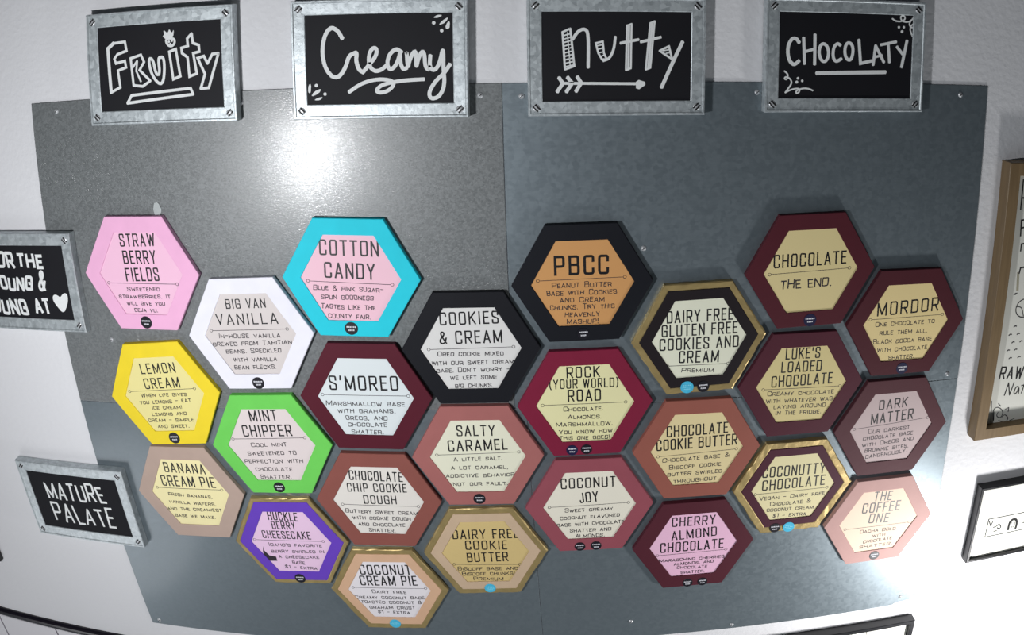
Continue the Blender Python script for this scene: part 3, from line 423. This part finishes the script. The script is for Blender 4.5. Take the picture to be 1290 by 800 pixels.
FLAVORS = [
    ('straw', (233, 175, 210), (236, 188, 213), 'pink hexagonal sign with a pink card reading STRAW BERRY FIELDS'),
    ('vanilla', (232, 231, 241), (211, 203, 201), 'white hexagonal sign with a pale grey card reading BIG VAN VANILLA'),
    ('cotton', (35, 200, 219), (236, 192, 207), 'bright turquoise hexagonal sign with a pink card reading COTTON CANDY'),
    ('lemon', (234, 208, 46), (228, 217, 148), 'bright yellow hexagonal sign with a cream card reading LEMON CREAM'),
    ('mint', (109, 203, 89), (220, 208, 207), 'bright green hexagonal sign with a pale card reading MINT CHIPPER'),
    ('smoreo', (83, 22, 38), (217, 224, 226), 'maroon hexagonal sign with a white card, directly below the turquoise sign'),
    ('banana', (179, 157, 145), (238, 227, 174), 'tan hexagonal sign with a cream card reading BANANA CREAM PIE'),
    ('huckle', (103, 65, 185), (230, 197, 224), 'purple hexagonal sign edged in gold reading HUCKLE BERRY CHEESECAKE', 0.915),
    ('chip', (138, 81, 73), (225, 220, 213), 'reddish brown hexagonal sign reading CHOCOLATE CHIP COOKIE DOUGH'),
    ('ccream', (212, 173, 142), (230, 225, 229), 'tan hexagonal sign edged in gold with a white card reading COCONUT CREAM PIE', 0.888),
    ('dfbutter', (198, 173, 146), (208, 184, 126), 'beige hexagonal sign edged in gold reading DAIRY FREE COOKIE BUTTER', 0.886),
    ('salty', (164, 102, 99), (227, 226, 204), 'dusty rose hexagonal sign with a cream card reading SALTY CARAMEL'),
    ('cookies', (17, 18, 25), (218, 217, 215), 'black hexagonal sign with a light grey card reading COOKIES & CREAM'),
    ('pbcc', (15, 17, 25), (206, 152, 95), 'black hexagonal sign with an orange brown card reading PBCC'),
    ('rock', (124, 27, 56), (229, 224, 174), 'crimson hexagonal sign with a cream card reading ROCK (YOUR WORLD) ROAD'),
    ('joy', (148, 77, 88), (231, 226, 210), 'rose brown hexagonal sign with a white card reading COCONUT JOY'),
    ('gluten', (29, 22, 26), (230, 231, 210), 'black hexagonal sign edged in gold reading DAIRY FREE GLUTEN FREE COOKIES AND CREAM', 0.887),
    ('ccbutter', (149, 88, 76), (225, 208, 159), 'brown hexagonal sign with a cream card reading CHOCOLATE COOKIE BUTTER'),
    ('cherry', (81, 32, 44), (233, 187, 213), 'dark maroon hexagonal sign with a pink card reading CHERRY ALMOND CHOCOLATE'),
    ('choc', (80, 27, 38), (224, 207, 152), 'dark maroon hexagonal sign reading CHOCOLATE THE END'),
    ('mordor', (76, 29, 38), (233, 211, 153), 'dark maroon hexagonal sign with a cream card, directly above the DARK MATTER sign'),
    ('lukes', (78, 30, 44), (218, 202, 146), "dark maroon hexagonal sign with a cream card reading LUKE'S LOADED CHOCOLATE"),
    ('dark', (81, 43, 50), (195, 176, 176), 'dark maroon hexagonal sign with a pinkish grey card reading DARK MATTER'),
    ('coconutty', (74, 31, 47), (227, 217, 171), 'maroon hexagonal sign edged in gold reading COCONUTTY CHOCOLATE', 0.867),
    ('coffee', (188, 150, 145), (235, 212, 190), 'pale pink hexagonal sign with a cream card reading THE COFFEE ONE'),
]

# ---------------------------------------------------------------- structure: wall, trim, tiled strip
wall_mat = paint('wall_paint', (222, 222, 225), rough=0.7, spec=0.2, vary=0.02, scale=6, bump=0.8, bump_scale=130)
WZ = -0.0016                                   # wall plane; the steel sheets' faces are z = 0
tag(obj('wall_back', box_bm(bmesh.new(), -2.2, -0.462, -0.12, 2.2, 1.0, WZ), wall_mat), kind='structure')
tile_mat = paint('white_tile', (226, 224, 228), rough=0.25, spec=0.5, vary=0.015, scale=20)
grout_mat = paint('tile_gap', (120, 115, 125), rough=0.8)
bm = bmesh.new()
for r in range(3):
    for c in range(22):
        x0 = -0.9905 + (c - 8) * 0.1425; y1 = -0.468 - r * 0.1425
        if x0 > -0.36: continue
        L = rect_loop(0.1388, 0.1388, 0, WZ - 0.004, x0 + 0.07125, y1 - 0.07125)
        add_loops(bm, [L, rect_loop(0.1388, 0.1388, 0, WZ + 0.0012, x0 + 0.07125, y1 - 0.07125),
                       rect_loop(0.1388, 0.1388, 0.001, WZ + 0.002, x0 + 0.07125, y1 - 0.07125)], cap_last=True)
tag(obj('wall_tiled_strip', bm, tile_mat), kind='structure')
tag(obj('wall_lower', box_bm(bmesh.new(), -2.2, -1.0, -0.12, 2.2, -0.462, WZ - 0.0005), wall_mat), kind='structure')
tag(obj('wall_grout', box_bm(bmesh.new(), -2.15, -0.93, -0.01, -0.36, -0.464, WZ + 0.0002), grout_mat), kind='structure')
bm = bmesh.new()                                # black rounded edging above the tiles
prof = [(-0.4485 - 0.0095 * (1 - math.cos(t)), WZ + 0.008 * math.sin(t)) for t in [math.pi * k / 8 for k in range(9)]]
loops = [[(x, y, z) for y, z in prof] for x in (-2.1, -0.24)]
add_loops(bm, loops, cap_first=True, cap_last=True)
tag(obj('trim_1', bm, paint('black_edging', (22, 18, 28), rough=0.3, spec=0.5)), kind='structure')

# ---------------------------------------------------------------- galvanised sheets
steel_a = steel('steel_grainy', (0.10, 0.108, 0.11), (0.215, 0.23, 0.235), 0.36, 420, 240, stretch=(1, 5, 1), bump=0.34, metal=0.03, coat=0.26)
steel_b = steel('steel_smooth', (0.158, 0.192, 0.215), (0.198, 0.235, 0.258), 0.44, 200, 90, stretch=(1, 6, 1), bump=0.05, metal=0.58, coat=0.3)
screw_mat = paint('screw_steel', (188, 190, 193), rough=0.35, metal=0.35, vary=0.1)
slot_mat = paint('screw_slot', (18, 18, 20), rough=0.6)

def screw(parent, x, y, r=0.0034, z=0.0):
    s = obj('screw', loops_bm(disc_loops(r, z, z + 0.0006, 14, x, y, 0.0003, dome=0.0012), cap_last=True), screw_mat, parent, smooth=True)
    bm = bmesh.new(); box_bm(bm, -r * .55, -r * .14, z + 0.0016, r * .55, r * .14, z + 0.002, rot=0.6, c=(x, y))
    obj('slot', bm, slot_mat, s)
    return s

def sheet(x0, y0, x1, y1, mat, label, screws, clip=None):
    cx, cy = (x0 + x1) / 2, (y0 + y1) / 2
    root = empty('metal_sheet', cx, cy, 0, 0, label, 'metal sheet', 'galvanised sheets behind the flavor signs')
    P = [(x0, y0), (x1, y0), (x1, y1), (x0, y1)]
    if clip: P = [(x0, y0), (x1 - 0.045, y0), (x1 - 0.040, y0 + 0.004), (x1 - 0.002, y0 + 0.006), (x1, y0 + 0.03), (x1, y1), (x0, y1)]
    e = 0.0003
    P = [(x - cx, y - cy) for x, y in P]
    ins = [(x - e * (1 if x > 0 else -1), y - e * (1 if y > 0 else -1)) for x, y in P]
    bm = loops_bm([[(x, y, WZ + 0.0001) for x, y in P], [(x, y, -0.0002) for x, y in P], [(x, y, 0) for x, y in ins]], cap_first=True, cap_last=True)
    obj('panel', bm, mat, root)
    for sx, sy in screws: screw(root, sx - cx, sy - cy)
sheet(-0.6145, -0.0045, -0.0004, 0.4, steel_a, 'upper left galvanised steel sheet with grainy dull surface', [(-0.5728, 0.3884), (-0.3083, 0.3866), (-0.0249, 0.3867), (-0.5363, 0.0882)])
sheet(0.0004, -0.0045, 0.6036, 0.4, steel_b, 'upper right galvanised steel sheet, smooth and dark', [(0.022, 0.385), (0.2965, 0.388), (0.5641, 0.3876), (0.5862, 0.004), (0.1626, 0.2013)])
sheet(-0.6145, -0.4055, 0.0150, -0.0053, steel_b, 'lower left galvanised steel sheet reaching down beside the purple sign', [(-0.5994, -0.3972)])
sheet(0.0158, -0.4055, 0.6036, -0.0053, steel_b, 'lower right galvanised steel sheet with a bent bottom corner in bright light', [(0.2968, -0.3982), (0.1449, -0.3723), (0.5700, -0.3900)], clip=True)

# a torn scrap of tape left on the sheet
ink = Ink(0.0003, 0.0007)
ink.poly([(-0.0045, -0.010), (0.003, -0.0105), (0.0062, -0.003), (0.0035, 0.004), (0.001, 0.0065), (-0.0035, 0.0052), (-0.0058, -0.002)])
t = ink.build('tape_scrap', paint('old_tape', (172, 178, 178), rough=0.4, vary=0.15), None, at=(-0.4340, 0.2640, 0))
tag(t, 'torn scrap of grey tape stuck above the pink hexagonal sign', 'tape')

# ---------------------------------------------------------------- chalkboard signs in galvanised frames
frame_mat = steel('hammered_zinc', (0.30, 0.335, 0.355), (0.64, 0.69, 0.71), 0.42, 210, 110, stretch=(1, 1, 1), bump=0.9, metal=0.45)
board_mat = paint('chalkboard_black', (17, 17, 23), rough=0.65, spec=0.25, vary=0.2, scale=30)
chalk_mat = paint('chalk_white', (226, 228, 228), rough=0.9, spec=0.1, vary=0.06, scale=400)
FZ = 0.0145
def chalk_sign(cx, cy, rot, w, h, label, lip=0.0165):
    root = empty('chalkboard_sign', cx, cy, 0, rot, label, 'chalkboard sign', 'chalkboard signs in metal frames')
    rl = lambda i, z: rect_loop(w, h, i, z)
    obj('frame', loops_bm([rl(0, 0.0006), rl(0, FZ - 0.0012), rl(0.0008, FZ), rl(0.0026, FZ), rl(0.0036, FZ - 0.001), rl(lip - 0.0008, FZ - 0.0014), rl(lip, FZ - 0.0018), rl(lip, 0.011), rl(lip, 0.0006)], close=True), frame_mat, root)
    obj('board', box_bm(bmesh.new(), -w / 2 + lip + .0001, -h / 2 + lip + .0001, 0.006, w / 2 - lip - .0001, h / 2 - lip - .0001, 0.0118), board_mat, root)
    for sx in (-1, 1):
        for sy in (-1, 1):
            x, y = sx * (w / 2 - 0.0095), sy * (h / 2 - 0.0095)
            b = obj('screw', loops_bm(disc_loops(0.0046, FZ - 0.003, FZ - 0.0012, 16, x, y, 0.0004, dome=0.0009), cap_last=True), screw_mat, root, smooth=True)
            bm = bmesh.new()
            a = math.pi / 4 * (-sx * sy) + math.pi / 2
            for off in (-0.0017, 0.0017):
                box_bm(bm, -0.0040, off - 0.0008, FZ - 0.0014, 0.0040, off + 0.0008, FZ - 0.0001, rot=a + math.pi / 2, c=(x, y))
            obj('slot', bm, slot_mat, b)
    return root

def draw(root, name, cx, cy, rot, ops, z=0.0119):
    ink = Ink(z)
    c, s = math.cos(-rot), math.sin(-rot)
    for kind, w, pts in ops:
        q = [((x / 1000 - cx) * c - (y / 1000 - cy) * s, (x / 1000 - cx) * s + (y / 1000 - cy) * c) for x, y in pts]
        w /= 1000
        if kind == 'd': ink.dot(q[0][0], q[0][1], w)
        elif kind == 'f': ink.poly(chaikin(q, True, 1))
        else:
            cl = kind in 'co'
            if kind in 'so': q = chaikin(q, kind == 'o')
            ink.stroke(q, w, closed=cl, cap=w * 0.3)
            if not cl:
                for e in (q[0], q[-1]): ink.dot(e[0], e[1], w * 0.48)
    return ink.build(name, chalk_mat, root)

def write(root, name, cx, cy, words, weight, seed):
    ink = Ink(0.0119); rnd = random.Random(seed)
    for t, xl, yl, xr, yr, h in words:
        lettering(ink, t, xl / 1000 - cx, yl / 1000 - cy, xr / 1000 - cx, yr / 1000 - cy, h / 1000, weight, jit=0.13, rnd=rnd, gap=0.27)
    return ink

TOP = (('fruity', -0.4085, 0.4345, -0.010, 'chalkboard sign in a metal frame reading Fruity, with a strawberry over the i', (0, 5, 9)),
       ('creamy', -0.1372, 0.4312, -0.012, 'chalkboard sign in a metal frame reading Creamy in loose script', ()),
       ('nutty', 0.1303, 0.4298, 0.000, 'chalkboard sign in a metal frame reading Nutty above an arrow', ()),
       ('chocolaty', 0.4025, 0.4330, 0.006, 'chalkboard sign in a metal frame reading Chocolaty with corner squiggles', ()))
PIECES = {'fruity': (('chalk_lettering', 0, 8), ('chalk_underline', 8, 9), ('chalk_strawberry', 9, 99)),
          'creamy': (('chalk_lettering', 0, 5), ('chalk_underline', 5, 6), ('chalk_flourish', 6, 11), ('chalk_flourish', 11, 99)),
          'nutty': (('chalk_lettering', 0, -5), ('chalk_arrow', -5, None)),
          'chocolaty': (('chalk_lettering', 0, 13), ('chalk_underline', 13, 14), ('chalk_flourish', 14, 15), ('chalk_flourish', 15, 19), ('chalk_flourish', 19, 20), ('chalk_flourish', 20, 99))}
for key, cx, cy, rot, label, _ in TOP:
    root = chalk_sign(cx, cy, rot, 0.2015, 0.1335, label)
    ops = CHALK[key]
    for nm, i, j in PIECES[key]: draw(root, nm, cx, cy, rot, ops[i:j])
cx, cy = -0.6675, 0.1690
root = chalk_sign(cx, cy, 0.0, 0.2015, 0.1335, 'chalkboard sign reading For the young and young at heart, beside the pink hexagon')
write(root, 'chalk_lettering', cx, cy, WORDS_YOUNG, 0.0042, 5).build('chalk_lettering', chalk_mat, root)
ink = Ink(0.0119); ink.poly(chaikin([(x / 1000 - cx, y / 1000 - cy) for x, y in HEART], True)); ink.build('chalk_drawing', chalk_mat, root)
cx, cy = -0.6680, -0.1735
root = chalk_sign(cx, cy, 0.012, 0.2030, 0.1310, 'chalkboard sign reading Mature Palate, low on the white wall beside the tan hexagon')
write(root, 'chalk_lettering', cx, cy, WORDS_MATURE, 0.0036, 9).build('chalk_lettering', chalk_mat, root)

# ---------------------------------------------------------------- hexagonal flavor signs
R = 0.085
text_mat = paint('black_lettering', (16, 14, 18), rough=0.45, vary=0.05)
pen_mat = paint('dark_pen', (44, 38, 44), rough=0.6, vary=0.1)
gold_mat = paint('gold_foil', (176, 154, 104), rough=0.42, metal=0.55, vary=0.3, scale=60, bump=0.5, bump_scale=90)
STICK = {'k': paint('sticker_black', (20, 18, 28), rough=0.4), 'n': paint('sticker_navy', (24, 24, 62), rough=0.4), 'c': paint('sticker_cyan', (72, 186, 222), rough=0.4, vary=0.2, scale=300)}
mark_mat = paint('sticker_print', (205, 205, 212), rough=0.6)
mark_cyan = paint('sticker_print_pale', (150, 225, 240), rough=0.6)

def flavor_sign(key, fr, card, label, premium=0.0, foil=False):
    d = SIGNS[key]; rnd = random.Random(key)
    root = empty('flavor_sign', d['at'][0], d['at'][1], 0, math.radians(d['rot']), label, 'sign', 'hexagonal flavor signs')
    fm = paint('frame_%d_%d_%d' % fr, fr, rough=0.6, spec=0.2, vary=0.07, scale=45, bump=0.15, bump_scale=90)
    cm = paint('card_%d_%d_%d' % card, card, rough=0.6, spec=0.25, vary=0.025, scale=25)
    ro = R * (premium or 1.0); ri = R * (0.705 if premium else 0.727)
    h = lambda r, z: hex_loop(r, z)
    z0 = 0.0064 if premium else 0.0003
    if premium:
        g = random.Random(key + 'g')
        L = [hex_loop(R * 1.0, 0.0003, 9, 0.0004, g), hex_loop(R * 1.0, 0.0066, 9, 0.0007, g), hex_loop(R - 0.0014, 0.0076, 9, 0.0005, g),
             hex_loop(ro + 0.0012, 0.0074, 9, 0.0004, g), hex_loop(ro - 0.003, 0.0066, 9, 0.0, g)]
        obj('gold_edging', loops_bm(L, cap_first=True), gold_mat, root)
    obj('frame', loops_bm([h(ro, z0), h(ro, 0.0074), h(ro - 0.0007, 0.008), h(ri + 0.0004, 0.008), h(ri, 0.0077), h(ri, z0)], close=True), fm, root)
    obj('card', loops_bm([h(ri - .0001, 0.0004), h(ri - .0001, 0.0069)], cap_first=True, cap_last=True), cm, root)
    ink = Ink(0.00695)
    for t, xl, yl, xr, yr, hh in d['title']:
        top = max(yl, yr) + hh / 2 - 52.6
        if top > 0: yl -= top; yr -= top
        heavy = 0.128 if key == 'pbcc' else 0.112
        lettering(ink, t, xl / 1000, yl / 1000, xr / 1000, yr / 1000, hh / 1000, heavy * hh / 1000)
    ink.build('title_lettering', text_mat, root)
    ink = Ink(0.00693)
    x0, y0, x1, y1 = [v / 1000 for v in d['div']]
    rr = 0.0019
    a = math.atan2(y1 - y0, x1 - x0)
    ink.stroke([(x0 + rr * math.cos(a), y0 + rr * math.sin(a)), (x1 - rr * math.cos(a), y1 - rr * math.sin(a))], 0.0007)
    for x, y in ((x0, y0), (x1, y1)):
        ink.stroke([(x + rr * math.cos(k * math.pi / 5), y + rr * math.sin(k * math.pi / 5)) for k in range(10)], 0.0006, closed=True)
    ink.build('divider_line', pen_mat, root)
    ink = Ink(0.00693)
    for t, xl, yl, xr, yr, hh in d['desc']:
        big = key == 'choc'
        low = 52.4 - hh / 2 + min(yl, yr)
        if low < 0: yl -= low; yr -= low
        lettering(ink, t, xl / 1000, yl / 1000, xr / 1000, yr / 1000, hh / 1000, 0.0017 if big else 0.00095, small=0.8, jit=0.085, rnd=rnd, wide=1.45, gap=0.26)
    if key == 'huckle':
        ink.poly([(x / 1000, y / 1000) for x, y in IDAHO])
    ink.build('description_lettering', pen_mat, root)
    for kind, x, y, r in d['st']:
        x /= 1000; y /= 1000; r = min(max(r / 1000, 0.0072), 0.0084)
        s = obj('sticker', loops_bm(disc_loops(r, 0.0078, 0.0084, 28, x, y), cap_last=True), STICK[kind], root)
        tag(s, {'k': 'round black sticker', 'n': 'round navy sticker', 'c': 'round bright blue sticker'}[kind])
        i2 = Ink(0.00843)
        if kind == 'c':
            for w_, yy in ((0.62, 0.0022), (0.72, -0.0004), (0.5, -0.003)):
                n = 5
                for k in range(n):
                    u = (k - n / 2 + .5) / n * 2 * r * w_
                    i2.stroke([(x + u - r * w_ / n * .7, y + yy), (x + u, y + yy + .0008), (x + u + r * w_ / n * .7, y + yy)], 0.0007)
        else:
            for w_, yy, n in ((0.74, 0.0020, 6), (0.46, -0.0022, 4)):
                for k in range(n):
                    u = (k - n / 2 + .5) / n * 2 * r * w_
                    hw = r * w_ / n * .78
                    i2.stroke([(x + u - hw, y + yy), (x + u + hw, y + yy + rnd.uniform(-.0002, .0002))], 0.0019)
        i2.build('sticker_print', mark_cyan if kind == 'c' else mark_mat, s)
    return root

for args in FLAVORS: flavor_sign(*args)

# ---------------------------------------------------------------- framed prints at the right
# wooden box frame with a hand lettered print
wood_mat = wood('oak_frame', (108, 87, 60), (140, 117, 84), axis=(40, 3, 40))
paper = paint('print_paper', (222, 222, 214), rough=0.8, spec=0.1, vary=0.015)
W0, W1, H0, H1 = 0.6350, 0.9350, -0.0992, 0.3030
cx, cy = (W0 + W1) / 2, (H0 + H1) / 2
root = empty('framed_print', cx, cy, 0, 0, 'deep wooden frame with a hand lettered print reading RAW, at the right edge', 'framed picture')
w, h = W1 - W0, H1 - H0
rl = lambda i, z: rect_loop(w, h, i, z)
obj('frame', loops_bm([rl(0, WZ + .0003), rl(0, 0.0192), rl(0.0008, 0.02), rl(0.0167, 0.02), rl(0.0175, 0.0192), rl(0.0175, WZ + .0003)], close=True), wood_mat, root)
obj('print', box_bm(bmesh.new(), -w / 2 + .0176, -h / 2 + .0176, 0.004, w / 2 - .0176, h / 2 - .0176, 0.006), paper, root)
ink = Ink(0.0061); rnd = random.Random(3)
def loc(p): return (p[0] / 1000 - cx, p[1] / 1000 - cy)
(a, b, c, d) = [loc(p) for p in PRINT['raw']]
lettering(ink, 'RAW', a[0], a[1], b[0], b[1], abs(c[1] - d[1]), 0.0026)
ink_mat = paint('print_ink', (30, 28, 30), rough=0.7); soft_mat = paint('print_ink_soft', (52, 50, 52), rough=0.7)
ink.build('print_lettering', ink_mat, root); ink = Ink(0.0061)
(a, b, c, d) = [loc(p) for p in PRINT['nat']]
hN = 0.0205
# "Nat..." in slanted script, its end outside the view
ink.stroke([(a[0], a[1] - .010), (a[0] + .004, a[1] + .010), (a[0] + .009, a[1] - .010), (a[0] + .0135, a[1] + .010)], 0.0019)
ink.stroke(chaikin([(a[0] + .0235, a[1] + .001), (a[0] + .019, a[1] + .003), (a[0] + .016, a[1] - .004), (a[0] + .017, a[1] - .010), (a[0] + .021, a[1] - .008), (a[0] + .024, a[1] + .002), (a[0] + .0245, a[1] - .010)]), 0.0019)
ink.stroke([(a[0] + .033, a[1] + .009), (a[0] + .0295, a[1] - .010)], 0.0019)
ink.stroke([(a[0] + .027, a[1] + .003), (a[0] + .037, a[1] + .004)], 0.0017)
ink.build('print_lettering', ink_mat, root)
for key in ('f1', 'f2', 'mid'):
    if key != 'mid': ink = Ink(0.0061)
    for p in PRINT[key]:
        if key == 'mid': ink = Ink(0.0061)
        ink.stroke([loc(q) for q in p], 0.0022)
        if key == 'mid': ink.build('print_lettering', ink_mat, root)
    if key != 'mid': ink.build('print_lettering', ink_mat, root)
for p in PRINT['dots']:
    ink = Ink(0.0061)
    x, y = loc(p)
    ink.stroke([(x - .0026, y - .0008), (x, y + .0012), (x + .0026, y + .0004)], 0.0017)
    ink.build('print_speck', soft_mat, root)
ink = Ink(0.0061)
x, y = loc(PRINT['ball'][0]); 
ink.stroke([(x + .0135 * math.cos(k * math.pi / 10), y + .0135 * math.sin(k * math.pi / 10)) for k in range(20)], 0.0015, closed=True)
ink.stroke(chaikin([(x - .013, y + .003), (x - .004, y + .002), (x + .001, y - .012)]), 0.0013)
ink.build('print_drawing', soft_mat, root); ink = Ink(0.0061)
for p in PRINT['curl']: ink.stroke(chaikin([loc(q) for q in p]) if len(p) > 3 else [loc(q) for q in p], 0.0014)
ink.build('print_ornament', soft_mat, root); ink = Ink(0.0061)
x, y = loc(PRINT['leaf'][0]); ink.poly([(x - .003, y - .001), (x, y + .002), (x + .004, y + .002), (x + .001, y - .001)])
ink.build('print_leaf', soft_mat, root)
ink = Ink(0.00605)
a, b = [loc(p) for p in PRINT['bar']]
ink.stroke([a, b], 0.004)
ink.build('print_shading', paint('print_grey', (165, 160, 140), rough=0.8), root)

# thin black frame with a pencil sketch of a banknote
black_frame = paint('black_frame', (20, 20, 24), rough=0.35, spec=0.5)
def thin_frame(cx, cy, w, h, label, depth=0.014, lip=0.0048):
    root = empty('framed_print', cx, cy, 0, 0, label, 'framed picture')
    rl = lambda i, z: rect_loop(w, h, i, z)
    obj('frame', loops_bm([rl(0, WZ + .0003), rl(0, depth - .0008), rl(.0008, depth), rl(lip - .0006, depth), rl(lip, depth - .0006), rl(lip, WZ + .0003)], close=True), black_frame, root)
    obj('print', box_bm(bmesh.new(), -w / 2 + lip + .0001, -h / 2 + lip + .0001, 0.002, w / 2 - lip - .0001, h / 2 - lip - .0001, 0.008), paper, root)
    return root
cx, cy = 0.6690 + 0.12, -0.2615
root = thin_frame(cx, cy, 0.24, 0.1425, 'thin black frame holding a sketch of a banknote, below the wooden frame')
ink = Ink(0.0081)
N = {k: [loc(p) for p in v] for k, v in NOTE.items()}
x0, y0 = N['rect'][0]; y2 = N['rect'][2][1]
ink.stroke([(x0, y0), (x0 + .1, y0), (x0 + .1, y2), (x0, y2)], 0.0017, closed=True)
ink.stroke(chaikin(N['s']), 0.0021); ink.stroke(N['s2'], 0.002); ink.stroke(N['v'], 0.002)
ink.stroke(N['r'], 0.0022)
ink.build('banknote_sketch', paint('pencil', (48, 48, 50), rough=0.8), root)
ink = Ink(0.0081)
ink.stroke(chaikin(N['hair']), 0.0042); ink.stroke(chaikin(N['face'], True), 0.0014, closed=True)
ink.build('portrait_sketch', paint('pencil_dark', (22, 22, 24), rough=0.8), root)
root = thin_frame(0.598 - 0.14, -0.4345 - 0.11, 0.28, 0.22, 'black framed print below the steel sheets, cut off by the bottom of the photo', depth=0.016, lip=0.0075)
ink = Ink(0.0081); ink.stroke([(0.060, 0.085), (0.0605, 0.102)], 0.0012); ink.build('print_drawing', MATS['pencil'], root)

root = thin_frame(-0.9027 - 0.10, -0.326 + 0.07, 0.20, 0.14, 'black framed print at the left edge, only its lower corner in view', depth=0.010, lip=0.0055)
